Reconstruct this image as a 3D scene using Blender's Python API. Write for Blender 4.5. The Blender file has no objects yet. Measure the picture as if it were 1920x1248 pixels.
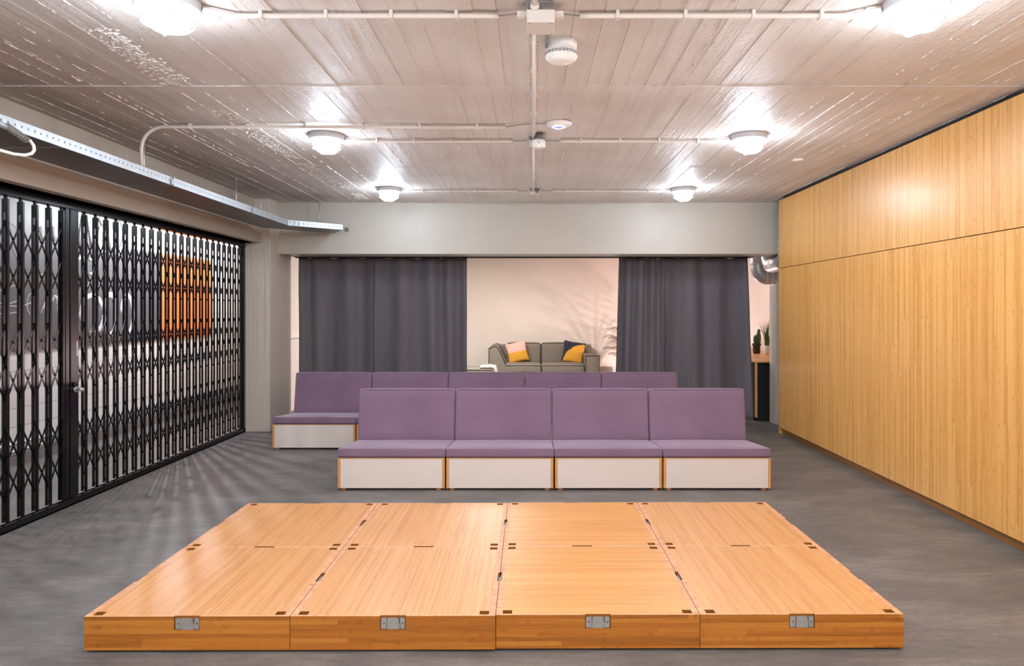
import bpy, bmesh, math, random
from mathutils import Vector, Matrix, noise
random.seed(7)
scene = bpy.context.scene
COL = scene.collection
PI = math.pi
F, CX, CY, H = 1310.0, 998.0, 581.0, 1.665
HC = 3.185

# ------------------------------------------------------------------ helpers
def bx(bm, x0, x1, y0, y1, z0, z1, mi=0):
    v = [bm.verts.new(p) for p in ((x0,y0,z0),(x1,y0,z0),(x1,y1,z0),(x0,y1,z0),(x0,y0,z1),(x1,y0,z1),(x1,y1,z1),(x0,y1,z1))]
    for f in ((0,3,2,1),(4,5,6,7),(0,1,5,4),(1,2,6,5),(2,3,7,6),(3,0,4,7)):
        fc = bm.faces.new([v[i] for i in f]); fc.material_index = mi
    return v

def tube(bm, pts, r, seg=10, cap=True, smooth=True, mi=0):
    pts = [Vector(p) for p in pts]
    rs = r if isinstance(r, (list, tuple)) else [r]*len(pts)
    n = None; rings = []
    for i, p in enumerate(pts):
        if i == 0: t = pts[1]-pts[0]
        elif i == len(pts)-1: t = pts[-1]-pts[-2]
        else: t = (pts[i+1]-p).normalized()+(p-pts[i-1]).normalized()
        t.normalize()
        if n is None:
            n = t.orthogonal().normalized()
        else:
            n = n - t*n.dot(t)
            n = n.normalized() if n.length > 1e-6 else t.orthogonal().normalized()
        b = t.cross(n)
        rings.append([bm.verts.new(p+(n*math.cos(2*PI*k/seg)+b*math.sin(2*PI*k/seg))*rs[i]) for k in range(seg)])
    for a, b in zip(rings, rings[1:]):
        for k in range(seg):
            f = bm.faces.new((a[k], a[(k+1)%seg], b[(k+1)%seg], b[k])); f.smooth = smooth; f.material_index = mi
    if cap:
        bm.faces.new(rings[0][::-1]).material_index = mi; bm.faces.new(rings[-1]).material_index = mi

def lathe(bm, prof, c=(0,0,0), seg=32, smooth=True, mi=0):
    c = Vector(c); rings = []
    for r, z in prof:
        if r < 1e-5: rings.append([bm.verts.new(c+Vector((0,0,z)))])
        else: rings.append([bm.verts.new(c+Vector((r*math.cos(2*PI*k/seg), r*math.sin(2*PI*k/seg), z))) for k in range(seg)])
    for a, b in zip(rings, rings[1:]):
        for k in range(seg):
            k2 = (k+1) % seg
            if len(a) == 1 and len(b) == 1: continue
            if len(a) == 1: f = bm.faces.new((a[0], b[k2], b[k]))
            elif len(b) == 1: f = bm.faces.new((a[k], a[k2], b[0]))
            else: f = bm.faces.new((a[k], a[k2], b[k2], b[k]))
            f.smooth = smooth; f.material_index = mi

def rbox(bm, w, d, h, r, n=6, puff=0.0, fn=None):
    """soft box centred on origin, grown to full size, rounded edges, puffed faces; fn maps each point"""
    def coords(s):
        hs = s/2; rr = min(r, hs*.98)
        a = [-hs, -hs+.15*rr, -hs+.45*rr, -hs+rr]
        m = [(-hs+rr)+(2*hs-2*rr)*i/n for i in range(1, n)]
        return a+m+[-x for x in reversed(a)]
    X, Y, Z = coords(w), coords(d), coords(h)
    cache = {}
    def pt(i, j, k):
        key = (i, j, k)
        if key in cache: return cache[key]
        p = Vector((X[i], Y[j], Z[k]))
        q = Vector(tuple(max(-s/2+min(r, s/2*.98), min(s/2-min(r, s/2*.98), c)) for c, s in zip(p, (w, d, h))))
        e = p-q
        if e.length > 1e-9: e = e.normalized()*r
        p2 = q+e
        if puff:
            u, v, t = p.x/(w/2), p.y/(d/2), p.z/(h/2)
            p2.z += puff*t*(1-u**4)*(1-v**4)*(abs(t) > .5)
            p2.y += puff*.5*v*(1-u**4)*(1-t**4)*(abs(v) > .5)
        if fn: p2 = Vector(fn(p2))
        cache[key] = bm.verts.new(p2)
        return cache[key]
    a, b, c = len(X)-1, len(Y)-1, len(Z)-1
    def q4(*ks):
        f = bm.faces.new([pt(*k) for k in ks]); f.smooth = True
    for i in range(a):
        for j in range(b):
            q4((i,j,0),(i,j+1,0),(i+1,j+1,0),(i+1,j,0)); q4((i,j,c),(i+1,j,c),(i+1,j+1,c),(i,j+1,c))
        for k in range(c):
            q4((i,0,k),(i+1,0,k),(i+1,0,k+1),(i,0,k+1)); q4((i,b,k),(i,b,k+1),(i+1,b,k+1),(i+1,b,k))
    for j in range(b):
        for k in range(c):
            q4((0,j,k),(0,j,k+1),(0,j+1,k+1),(0,j+1,k)); q4((a,j,k),(a,j+1,k),(a,j+1,k+1),(a,j,k+1))

def obj(name, bm, m, parent=None, bevel=0, loc=None):
    bmesh.ops.recalc_face_normals(bm, faces=bm.faces[:])
    me = bpy.data.meshes.new(name); bm.to_mesh(me); bm.free()
    for x in (m if isinstance(m, (list, tuple)) else [m]): me.materials.append(x)
    o = bpy.data.objects.new(name, me); COL.objects.link(o)
    if parent: o.parent = parent
    if loc: o.location = loc
    if bevel:
        b = o.modifiers.new('Bevel', 'BEVEL'); b.width = bevel; b.segments = 2; b.limit_method = 'ANGLE'
    return o
def parts(name, bm, m, parent, bevel=0):
    """link every loose piece of bm as a part of its own"""
    seen = set(); out = []
    bm.verts.ensure_lookup_table()
    for v0 in bm.verts:
        if v0 in seen: continue
        stack = [v0]; isl = []; seen.add(v0)
        while stack:
            v = stack.pop(); isl.append(v)
            for e in v.link_edges:
                w = e.other_vert(v)
                if w not in seen: seen.add(w); stack.append(w)
        nb = bmesh.new(); mp = {v: nb.verts.new(v.co) for v in isl}
        for f in {f for v in isl for f in v.link_faces}:
            g = nb.faces.new([mp[v] for v in f.verts]); g.smooth = f.smooth
        out.append(obj(name, nb, m, parent, bevel))
    bm.free(); return out
def NB(): return bmesh.new()
def box(name, m, parent, *a, bevel=0):
    bm = NB(); bx(bm, *a); return obj(name, bm, m, parent, bevel)
def tag(o, label, cat, group=None):
    o['label'] = label; o['category'] = cat
    if group: o['group'] = group
    return o
def thing(name, label, cat, loc=(0,0,0), rz=0, group=None):
    o = bpy.data.objects.new(name, None); COL.objects.link(o); o.location = loc; o.rotation_euler = (0,0,rz)
    o.empty_display_size = .1
    return tag(o, label, cat, group)
def struct(name, bm, m, parent=None, bevel=0):
    o = obj(name, bm, m, parent, bevel)
    if not parent: o['kind'] = 'structure'
    return o
def copy_tree(o, parent=None):
    c = o.copy(); COL.objects.link(c)
    if parent: c.parent = parent
    for ch in list(o.children): copy_tree(ch, c)
    return c

# ------------------------------------------------------------------ materials
class N:
    def __init__(s, name):
        s.m = bpy.data.materials.new(name); s.m.use_nodes = True
        s.t = s.m.node_tree; s.b = s.t.nodes['Principled BSDF']
    def n(s, kind, **kw):
        nd = s.t.nodes.new(kind)
        for k, v in kw.items():
            if k.startswith('i_'): nd.inputs[k[2:].replace('_', ' ')].default_value = v
            else: setattr(nd, k, v)
        return nd
    def l(s, a, b): s.t.links.new(a, b)
    def math(s, op, a, b=None, c=None):
        nd = s.t.nodes.new('ShaderNodeMath'); nd.operation = op
        for i, v in enumerate((a, b, c)):
            if v is None: continue
            if hasattr(v, 'is_linked'): s.l(v, nd.inputs[i])
            else: nd.inputs[i].default_value = v
        return nd.outputs[0]
    def xyz(s, src='Object'):
        tc = s.n('ShaderNodeTexCoord'); sp = s.n('ShaderNodeSeparateXYZ'); s.l(tc.outputs[src], sp.inputs[0])
        return sp.outputs
    def comb(s, x, y, z):
        nd = s.n('ShaderNodeCombineXYZ')
        for i, v in enumerate((x, y, z)):
            if hasattr(v, 'is_linked'): s.l(v, nd.inputs[i])
            else: nd.inputs[i].default_value = v
        return nd.outputs[0]
    def noise(s, vec, scale=5, detail=4, rough=.5):
        nd = s.n('ShaderNodeTexNoise', i_Scale=scale, i_Detail=detail, i_Roughness=rough)
        if vec is not None: s.l(vec, nd.inputs['Vector'])
        return nd.outputs[0]
    def ramp(s, fac, stops):
        nd = s.n('ShaderNodeValToRGB'); e = nd.color_ramp.elements
        while len(e) < len(stops): e.new(.5)
        for el, (p, c) in zip(e, stops): el.position = p; el.color = (*c, 1)
        s.l(fac, nd.inputs[0]); return nd.outputs[0]
    def mix(s, fac, a, b, mode='MIX'):
        nd = s.n('ShaderNodeMix', data_type='RGBA', blend_type=mode)
        for i, v in ((0, fac), (6, a), (7, b)):
            if hasattr(v, 'is_linked'): s.l(v, nd.inputs[i])
            else: nd.inputs[i].default_value = v if i == 0 else (*v, 1)
        return nd.outputs[2]
    def bump(s, h, strength=.3, dist=.01):
        nd = s.n('ShaderNodeBump', i_Strength=strength, i_Distance=dist)
        s.l(h, nd.inputs['Height']); s.l(nd.outputs[0], s.b.inputs['Normal'])
    def col(s, c):
        if hasattr(c, 'is_linked'): s.l(c, s.b.inputs['Base Color'])
        else: s.b.inputs['Base Color'].default_value = (*c, 1)
    def rough(s, r):
        if hasattr(r, 'is_linked'): s.l(r, s.b.inputs['Roughness'])
        else: s.b.inputs['Roughness'].default_value = r

def srgb(r, g, b):
    f = lambda c: (c/12.92 if c <= .04045 else ((c+.055)/1.055)**2.4)
    return (f(r/255), f(g/255), f(b/255))
def plain(name, c, rough=.5, metal=0, vary=.06, scale=30, bump=0, emis=None, es=0):
    a = N(name)
    tc = a.n('ShaderNodeTexCoord')
    nz = a.noise(tc.outputs['Object'], scale, 3)
    lo = tuple(x*(1-vary) for x in c); hi = tuple(min(1, x*(1+vary)) for x in c)
    a.col(a.ramp(nz, [(.3, lo), (.7, hi)])); a.rough(rough); a.b.inputs['Metallic'].default_value = metal
    if bump: a.bump(nz, bump, .005)
    if emis:
        a.b.inputs['Emission Color'].default_value = (*emis, 1); a.b.inputs['Emission Strength'].default_value = es
    return a.m

def bamboo(name, stops, across, along, width=.02, rough=.38, coat=0, knots=.5, streak=1.0, plank=2.0, tone=.30):
    a = N(name); P = a.xyz()
    ac, al = P[across], P[along]
    oi = a.n('ShaderNodeObjectInfo').outputs['Random']
    st = a.math('FLOOR', a.math('DIVIDE', a.math('ADD', ac, 50.003), width))
    rnd1 = a.n('ShaderNodeTexWhiteNoise', noise_dimensions='1D'); a.l(a.math('ADD', st, a.math('MULTIPLY', oi, 91)), rnd1.inputs['W'])
    seg = a.math('FLOOR', a.math('ADD', a.math('DIVIDE', al, plank), a.math('MULTIPLY', rnd1.outputs[0], 5)))
    rnd = a.n('ShaderNodeTexWhiteNoise', noise_dimensions='2D'); a.l(a.comb(a.math('ADD', st, a.math('MULTIPLY', oi, 91)), seg, 0), rnd.inputs['Vector'])
    off = a.math('MULTIPLY', oi, 37)
    fine = a.noise(a.comb(a.math('MULTIPLY', ac, 260), a.math('MULTIPLY', al, 5), off), 1, 3, .6)
    mid = a.noise(a.comb(a.math('MULTIPLY', ac, 30), a.math('MULTIPLY', al, 1.1), off), 1, 2, .5)
    v = a.math('ADD', a.math('MULTIPLY', rnd.outputs[0], tone), a.math('ADD', a.math('MULTIPLY', fine, .45*streak), a.math('MULTIPLY', mid, .30)))
    c = a.ramp(v, stops)
    kn = a.noise(a.comb(a.math('MULTIPLY', st, 7.3), a.math('MULTIPLY', al, 22), off), 1, 0, .5)
    km = a.noise(a.comb(a.math('MULTIPLY', ac, 160), a.math('MULTIPLY', al, 60), off), 1, 2, .5)
    kf = a.math('MULTIPLY', a.math('MULTIPLY', a.math('MAXIMUM', a.math('SUBTRACT', kn, .66), 0.0), 8.0), a.math('MULTIPLY', a.math('MULTIPLY', km, km), knots*1.6))
    kf = a.math('MINIMUM', kf, .8)
    c = a.mix(kf, c, tuple(x*.45 for x in stops[0][1]))
    a.col(c); a.rough(rough)
    a.b.inputs['Coat Weight'].default_value = coat; a.b.inputs['Coat Roughness'].default_value = .25
    a.bump(fine, .06, .002)
    return a.m

CB = [(.28, srgb(200,137,64)), (.5, srgb(226,168,92)), (.8, srgb(237,187,118))]
M = {}
M['cab'] = bamboo('CabinetBamboo', CB, 1, 2, .021, .38, coat=.25, knots=.4, tone=.22)
M['kick'] = bamboo('KickBamboo', [(.25, srgb(130,90,45)), (.8, srgb(160,112,58))], 2, 1, .02, .45)
TOP = [(.26, srgb(168,112,62)), (.48, srgb(192,138,86)), (.78, srgb(204,154,104))]
TOP3 = [(.26, srgb(172,114,56)), (.48, srgb(196,138,76)), (.78, srgb(206,154,94))]
M['topY'] = bamboo('StageBambooLengthwise', TOP, 0, 1, .012, .40, knots=.25, tone=.2)
M['topX'] = bamboo('StageBambooCrosswise', TOP3, 1, 0, .012, .40, knots=.12, tone=.2)
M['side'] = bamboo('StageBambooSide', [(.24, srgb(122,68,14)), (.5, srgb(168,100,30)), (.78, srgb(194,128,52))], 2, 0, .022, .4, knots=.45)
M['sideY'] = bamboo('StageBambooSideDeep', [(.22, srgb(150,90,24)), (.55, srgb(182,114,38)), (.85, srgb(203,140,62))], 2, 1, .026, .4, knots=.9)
M['edge'] = bamboo('EndGrain', [(.2, srgb(150,104,80)), (.5, srgb(196,140,104)), (.85, srgb(214,164,124))], 1, 0, .012, .5, knots=.9)
M['edgeX'] = bamboo('EndGrainAcross', [(.2, srgb(170,116,84)), (.5, srgb(206,150,108)), (.85, srgb(220,168,124))], 0, 1, .016, .5, knots=.9)
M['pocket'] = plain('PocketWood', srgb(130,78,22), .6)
M['ply'] = bamboo('PlyEdge', [(.25, srgb(196,134,72)), (.8, srgb(220,164,102))], 0, 2, .006, .45, knots=.1)
M['white'] = plain('WhiteLaminate', srgb(219,207,200), .4, vary=.015, scale=4)
M['foot'] = plain('FootWood', srgb(196,128,70), .5)

# cushion fabric
a = N('PurpleFabric'); P = a.xyz()
w1 = a.noise(a.comb(a.math('MULTIPLY', P[0], 6), P[1], a.math('MULTIPLY', P[2], 420)), 1, 2)
w2 = a.noise(a.comb(a.math('MULTIPLY', P[0], 420), P[1], a.math('MULTIPLY', P[2], 8)), 1, 2)
big = a.noise(a.n('ShaderNodeTexCoord').outputs['Object'], 2.2, 2)
v = a.math('ADD', a.math('MULTIPLY', w1, .5), a.math('MULTIPLY', big, .5))
a.col(a.ramp(v, [(.3, srgb(111,88,108)), (.7, srgb(130,104,125))])); a.rough(.85)
a.b.inputs['Sheen Weight'].default_value = .35; a.b.inputs['Sheen Roughness'].default_value = .4
a.b.inputs['Sheen Tint'].default_value = (.85, .85, 1, 1)
a.bump(a.math('ADD', w1, w2), .12, .002)
M['purple'] = a.m
M['piping'] = plain('PurplePiping', srgb(96,72,92), .9)

# floor
a = N('FloorResin'); P = a.xyz('Object')
n1 = a.noise(a.comb(a.math('MULTIPLY', P[0], 1.2), a.math('MULTIPLY', P[1], 2.2), 0), 1.3, 5, .6)
n2 = a.noise(a.comb(a.math('MULTIPLY', P[0], 5), a.math('MULTIPLY', P[1], 26), 3), 1, 6, .7)
n3 = a.noise(a.comb(a.math('MULTIPLY', P[0], 40), a.math('MULTIPLY', P[1], 40), 3), 1, 5, .7)
v = a.math('ADD', a.math('MULTIPLY', n1, .4), a.math('ADD', a.math('MULTIPLY', n2, .4), a.math('MULTIPLY', n3, .2)))
a.col(a.ramp(v, [(.36, srgb(74,71,70)), (.5, srgb(97,93,91)), (.64, srgb(124,118,114))]))
a.rough(a.math('ADD', a.math('MULTIPLY', n2, .25), .38)); a.bump(n2, .08, .003)
a.b.inputs['Specular IOR Level'].default_value = .45
M['floor'] = a.m

# ceiling
a = N('CeilingConcrete'); P = a.xyz('Object')
g = a.noise(a.comb(a.math('MULTIPLY', P[0], 70), a.math('MULTIPLY', P[1], 3), 0), 1, 4, .6)
tc = a.n('ShaderNodeTexCoord')
lump = a.noise(tc.outputs['Object'], 26, 5, .65)
wide = a.noise(tc.outputs['Object'], 1.1, 3, .5)
pit = a.n('ShaderNodeTexVoronoi', i_Scale=14.0); a.l(tc.outputs['Object'], pit.inputs['Vector'])
pitm = a.math('MULTIPLY', a.math('LESS_THAN', pit.outputs['Distance'], .09), a.math('GREATER_THAN', a.noise(tc.outputs['Object'], 1.7, 2), .57))
c = a.ramp(wide, [(.35, srgb(186,173,165)), (.65, srgb(200,190,184))])
c = a.mix(a.math('MULTIPLY', pitm, .5), c, srgb(110,95,85))
ln = a.noise(a.comb(a.math('MULTIPLY', P[0], 11), a.math('MULTIPLY', P[1], .5), 2), 1, 3, .55)
c = a.mix(a.math('MULTIPLY', a.math('MAXIMUM', a.math('SUBTRACT', ln, .52), 0.0), 1.4), c, srgb(150,132,120))
a.col(c); a.rough(.50)
a.bump(a.math('ADD', a.math('ADD', a.math('ADD', a.math('MULTIPLY', g, .22), a.math('MULTIPLY', ln, 1.0)), a.math('MULTIPLY', lump, .6)), a.math('MULTIPLY', pitm, -.5)), .9, .013)
M['ceil'] = a.m
M['crust'] = plain('CeilingCrust', srgb(200,188,180), .42, bump=.4, scale=60)

def concrete(name, c, rough=.55, bump=.25, streak=False):
    a = N(name); tc = a.n('ShaderNodeTexCoord'); P = a.xyz()
    w = a.noise(tc.outputs['Object'], 1.3, 4, .55)
    l = a.noise(tc.outputs['Object'], 20, 6, .65)
    if streak:
        s_ = a.noise(a.comb(a.math('MULTIPLY', P[0], 22), a.math('MULTIPLY', P[1], 22), a.math('MULTIPLY', P[2], .6)), 1, 3)
        l = a.math('ADD', a.math('MULTIPLY', l, .5), a.math('MULTIPLY', s_, .9))
    a.col(a.ramp(w, [(.35, tuple(x*.94 for x in c)), (.65, c)])); a.rough(rough); a.bump(l, bump, .01)
    return a.m
M['beam'] = concrete('BeamConcrete', srgb(190,182,171), .5, .18)
M['pier'] = concrete('ColumnConcrete', srgb(206,195,183), .42, .9, True)
M['fascia'] = concrete('FasciaConcrete', srgb(182,168,153), .55, .2)
M['cream'] = concrete('CreamWall', srgb(226,214,202), .7, .12)
M['pinkwall'] = concrete('PinkConcrete', srgb(222,208,198), .7, .12)
M['rear'] = concrete('RearWall', srgb(200,192,184), .7, .1)
# block wall
a = N('WhiteBlockWall'); P = a.xyz()
br = a.n('ShaderNodeTexBrick', i_Scale=1.0); br.offset = .5
br.inputs['Brick Width'].default_value = .44; br.inputs['Row Height'].default_value = .2; br.inputs['Mortar Size'].default_value = .006
a.l(a.comb(P[1], P[2], 0), br.inputs['Vector'])
br.inputs['Color1'].default_value = (*srgb(222,219,216), 1); br.inputs['Color2'].default_value = (*srgb(214,211,209), 1); br.inputs['Mortar'].default_value = (*srgb(180,177,175), 1)
a.col(br.outputs['Color']); a.rough(.5); a.bump(a.math('SUBTRACT', 1, br.outputs['Fac']), .5, .01)
M['block'] = a.m

M['black'] = plain('BlackGatePaint', (.004, .004, .005), .25, 0, vary=.2)
M['black'].node_tree.nodes['Principled BSDF'].inputs['Specular IOR Level'].default_value = .3
M['rivet'] = plain('Rivet', (.25, .24, .26), .3, 1)
M['steel'] = plain('BrushedSteel', srgb(186,182,178), .42, .7, vary=.1)
M['rod'] = plain('ZincRod', srgb(190,190,192), .4, .6)
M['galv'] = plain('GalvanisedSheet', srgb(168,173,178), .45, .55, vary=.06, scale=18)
M['galvd'] = plain('GalvanisedShaded', srgb(104,100,97), .4, .6, vary=.08, scale=10)  # darker copy of the sheet, shade under the tray put into its colour
M['duct'] = plain('SpiralDuctMetal', srgb(176,178,182), .42, .6, vary=.08, scale=16)
M['ring'] = plain('DuctRing', srgb(214,214,216), .5, .2)
M['pvc'] = plain('ConduitPlastic', srgb(205,194,186), .4, vary=.02)
M['pvcw'] = plain('WhitePlastic', srgb(228,224,222), .35, vary=.02)
M['pvcg'] = plain('GreyPlastic', srgb(120,114,110), .5, vary=.03)
M['dark'] = plain('DarkGap', (.012, .011, .010), .8)
M['lampbase'] = plain('LampBasePaint', srgb(196,198,204), .4, vary=.02)
M['globe'] = plain('LampGlobe', (.9, .9, .9), .3, emis=(.74, .87, 1.0), es=60)
M['cage'] = plain('CageWire', srgb(176,180,188), .4, vary=.02)
M['blueled'] = plain('BlueLed', (.2, .25, .9), .4, emis=(.35, .42, 1.0), es=14)
M['bluedisc'] = plain('BlueDisc', srgb(150,150,210), .4, emis=(.35, .38, .9), es=.25)
M['greenled'] = plain('GreenLed', (.2, .8, .1), .4, emis=(.45, 1, .12), es=3)
M['chalkboard'] = concrete('Chalkboard', srgb(74,74,80), .45, .06)
M['chalk'] = plain('Chalk', srgb(186,188,194), .9, vary=.35, scale=90)
M['orange'] = plain('OrangePanel', srgb(244,124,52), .45, vary=.02)
M['stick'] = plain('StickerWhite', srgb(225,222,220), .5)
M['stickred'] = plain('StickerRed', srgb(200,60,50), .5)
M['stickdark'] = plain('StickerPrint', srgb(70,66,66), .5)
a = N('CurtainFabric'); P = a.xyz()
w = a.noise(a.comb(a.math('MULTIPLY', P[0], 300), 0, a.math('MULTIPLY', P[2], 300)), 1, 2)
b = a.noise(a.comb(a.math('MULTIPLY', P[0], 7), 0, a.math('MULTIPLY', P[2], .5)), 1, 3)
a.col(a.ramp(b, [(.3, srgb(90,85,91)), (.7, srgb(104,99,105))])); a.rough(.75); a.bump(w, .15, .001)
a.b.inputs['Sheen Weight'].default_value = .2
M['curtain'] = a.m
M['hem'] = plain('CurtainHem', srgb(58,55,60), .85)
M['sofa'] = plain('SofaWeave', srgb(122,113,101), .9, vary=.12, scale=220, bump=.3)
M['sofapipe'] = plain('SofaPiping', srgb(60,48,44), .9)
M['throw'] = plain('CreamThrow', srgb(214,205,178), .9, vary=.08, bump=.3)
M['navy'] = plain('NavyCloth', srgb(38,36,50), .9); M['mustard'] = plain('MustardCloth', srgb(206,148,46), .9); M['pink'] = plain('PinkCloth', srgb(222,170,156), .9)
M['counter'] = bamboo('CounterTop', [(.25, srgb(190,130,76)), (.8, srgb(214,158,104))], 0, 1, .03, .4, knots=.1)
M['blackp'] = plain('BlackPanel', (.004, .004, .004), .9)
M['pot'] = plain('BlackPot', (.02, .018, .018), .6); M['leaf'] = plain('GrassBlade', srgb(70,104,50), .5, vary=.3); M['cactus'] = plain('CactusSkin', srgb(74,98,66), .6, vary=.2, scale=90, bump=.5)
M['palm'] = plain('PalmLeaf', srgb(112,84,60), .6, vary=.3); M['soil'] = plain('Soil', srgb(50,36,26), .9)
M['terra'] = plain('GreyPlanter', srgb(120,116,112), .7)

# ------------------------------------------------------------------ room shell
bm = NB(); bx(bm, -5.7, 4.5, -3.2, 17.6, -.1, 0); struct('floor', bm, M['floor'])

bm = NB()
BX0, BX1 = -5.6, 4.4
seams = []
for (y0, y1, sd) in ((-3.0, 2.1, 5), (2.1, 4.74, 1), (4.87, 7.43, 2), (7.43, 9.95, 3)):
    rd = random.Random(sd); x = BX0
    while x < BX1:
        w = rd.uniform(.11, .17); x1 = min(BX1, x+w)
        dz = rd.uniform(0, .005); tl = rd.uniform(-.0018, .0018)
        z0, z1 = HC+dz+tl, HC+dz-tl
        g = .0006
        v = [bm.verts.new(p) for p in ((x+g,y0,z0),(x1-g,y0,z1),(x1-g,y1,z1),(x+g,y1,z0))]
        t = [bm.verts.new((p.co.x, p.co.y, HC+.03)) for p in v]
        bm.faces.new(v[::-1])
        for i in range(4): bm.faces.new((v[i], v[(i+1)%4], t[(i+1)%4], t[i]))
        seams.append((x, y0, y1)); x = x1
bx(bm, BX0, BX1, 4.74, 4.87, HC-.004, HC+.03)
bx(bm, BX0, BX1, -3.2, 17.6, HC+.018, HC+.2)
# plaster ridges that squeezed through the shuttering seams
def ridge(x, y0, y1, w, h, thr, sd, drift=0):
    n = int((y1-y0)/.016); prev = None
    for i in range(n+1):
        y = y0+(y1-y0)*i/n
        s = noise.noise((sd*7.1, y*9, 0))*.5+.5+noise.noise((sd*3.3, y*31, 4))*.45
        k = max(0, s-thr)
        k = min(1, k*3)
        xx = x+.006*noise.noise((sd, y*14, 9))+drift*(i/n)
        ww = w*(.4+.6*k); hh = h*k*(0.7+.6*noise.noise((sd, y*60, 2)))
        cur = (bm.verts.new((xx-ww, y, HC+.006)), bm.verts.new((xx+noise.noise((y*40, sd, 1))*ww*.7, y, HC+.005-hh-.001)), bm.verts.new((xx+ww, y, HC+.006)))
        if prev and k > 0:
            for q in (0, 1):
                f = bm.faces.new((prev[q], prev[q+1], cur[q+1], cur[q])); f.material_index = 1
        prev = cur
for i, (x, y0, y1) in enumerate(seams):
    if y0 < 0: continue
    r = random.Random(i*13+5)
    if r.random() < .95:
        ridge(x, y0, y1, .0045, .008, r.uniform(.2, .5), i)
for j, (x, y0, y1) in enumerate(((.30,2.1,4.74),(.30,4.87,7.43),(.31,7.43,9.9),(-1.0,2.1,4.74),(-.9,4.87,9.9),(1.0,2.1,4.74),(1.12,4.87,9.9),(2.35,2.1,4.74),(2.9,4.87,9.9),(-2.95,4.87,9.9),(-3.0,2.1,4.7),(3.1,2.1,4.9))):
    ridge(x, y0, y1, .007, .013, .42, 100+j)
# crumbly band beside the left lamps
rd = random.Random(3)
for k in range(2600):
    y = rd.uniform(2.4, 9.6)
    if noise.noise((0, y*1.3, 5)) < -.12: continue
    x = -2.35+.05*math.sin(y*.8)+rd.gauss(0, .045)
    s = rd.uniform(.002, .005); a_ = rd.gauss(.2, .5); L = s*rd.uniform(2, 9)
    d = Vector((math.cos(a_), math.sin(a_), 0)); e = Vector((-d.y, d.x, 0)); c0 = Vector((x, y, HC+.006))
    v = [bm.verts.new(c0+d*L), bm.verts.new(c0+e*s), bm.verts.new(c0-d*L), bm.verts.new(c0-e*s), bm.verts.new(c0+Vector((0, 0, -.006-s*rd.uniform(.6, 1.6))))]
    for i in range(4): bm.faces.new((v[i], v[(i+1)%4], v[4])).material_index = 1
struct('ceiling', bm, [M['ceil'], M['crust']])

bm = NB(); bx(bm, -4.07, 4.5, 17.45, 17.6, 0, HC); struct('wall_back', bm, M['cream'])
bm = NB(); bx(bm, 4.35, 4.5, -3.2, 17.5, 0, HC+.05); struct('wall_right', bm, M['pinkwall'])
bm = NB(); bx(bm, -5.7, 4.5, -3.3, -3.2, 0, HC+.05); struct('wall_rear', bm, M['rear'])
bm = NB(); bx(bm, -5.75, -5.6, -3.2, 13.6, 0, HC+.05); struct('wall_corridor', bm, M['block'])
bm = NB(); bx(bm, -5.7, -3.99, 13.5, 13.6, 0, HC+.05); struct('wall_corridor_end', bm, M['rear'])
bm = NB(); bx(bm, -4.07, -3.97, 10.4, 17.6, 0, HC+.05); struct('wall_left', bm, M['cream'])
# upper left wall and lintel over the gate
bm = NB()
bx(bm, -4.1, -3.80, -3.2, 9.56, 2.585, HC+.02)
bx(bm, -4.1, -3.71, -3.2, 9.56, 2.585, 2.80)
struct('trim_1', bm, M['fascia'])
# column at the end of the gate
bm = NB(); bx(bm, -3.99, -3.59, 9.56, 10.4, 0, HC+.02)
bx(bm, -3.97, -3.93, 9.552, 9.56, 0, 2.6); struct('trim_2', bm, M['pier'], bevel=.012)
# cross beam
bm = NB(); bx(bm, -3.9, 4.35, 9.9, 10.4, 2.4585, HC+.02)
struct('trim_3', bm, M['beam'], bevel=.006)
# pier right
bm = NB(); bx(bm, 3.53, 4.35, 10.12, 10.40, 0, 2.035); struct('trim_4', bm, M['beam'], bevel=.008)
# near-black block in the gap above cabinets, shade put into the colour
bm = NB(); bx(bm, 3.40, 4.35, 1.4, 9.44, 3.13, HC+.02); struct('trim_5', bm, M['dark'])
# dado rail in back room
bm = NB(); bx(bm, -3.97, -3.945, 10.45, 17.45, 1.20, 1.235); struct('trim_6', bm, M['pvcw'])
# kerb of corridor
bm = NB(); bx(bm, -5.6, -5.52, -3, 13.5, 0, .10); struct('baseboard_corridor', bm, M['pvcg'])

# beam marks: hairline joint strips
bm = NB()
for x in (.105*10, -1.6): bx(bm, x, x+.003, 9.8985, 9.8995, 2.47, 3.18)
for y in (5.4, 6.55, 8.0, 3.2): bx(bm, -3.799, -3.7975, y, y+.006, 2.8, 3.18)
struct('trim_7', bm, M['pier'])
# cable core hole in beam
bm = NB()
bmesh.ops.create_cone(bm, cap_ends=True, segments=20, radius1=.032, radius2=.032, depth=.01, matrix=Matrix.Translation((-2.63, 9.893, 2.805)) @ Matrix.Rotation(PI/2, 4, 'X'))
tag(obj('pipe_sleeve', bm, M['pvcg']), 'small round cable hole sleeve in the beam at the end of the tray', 'sleeve')

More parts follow.
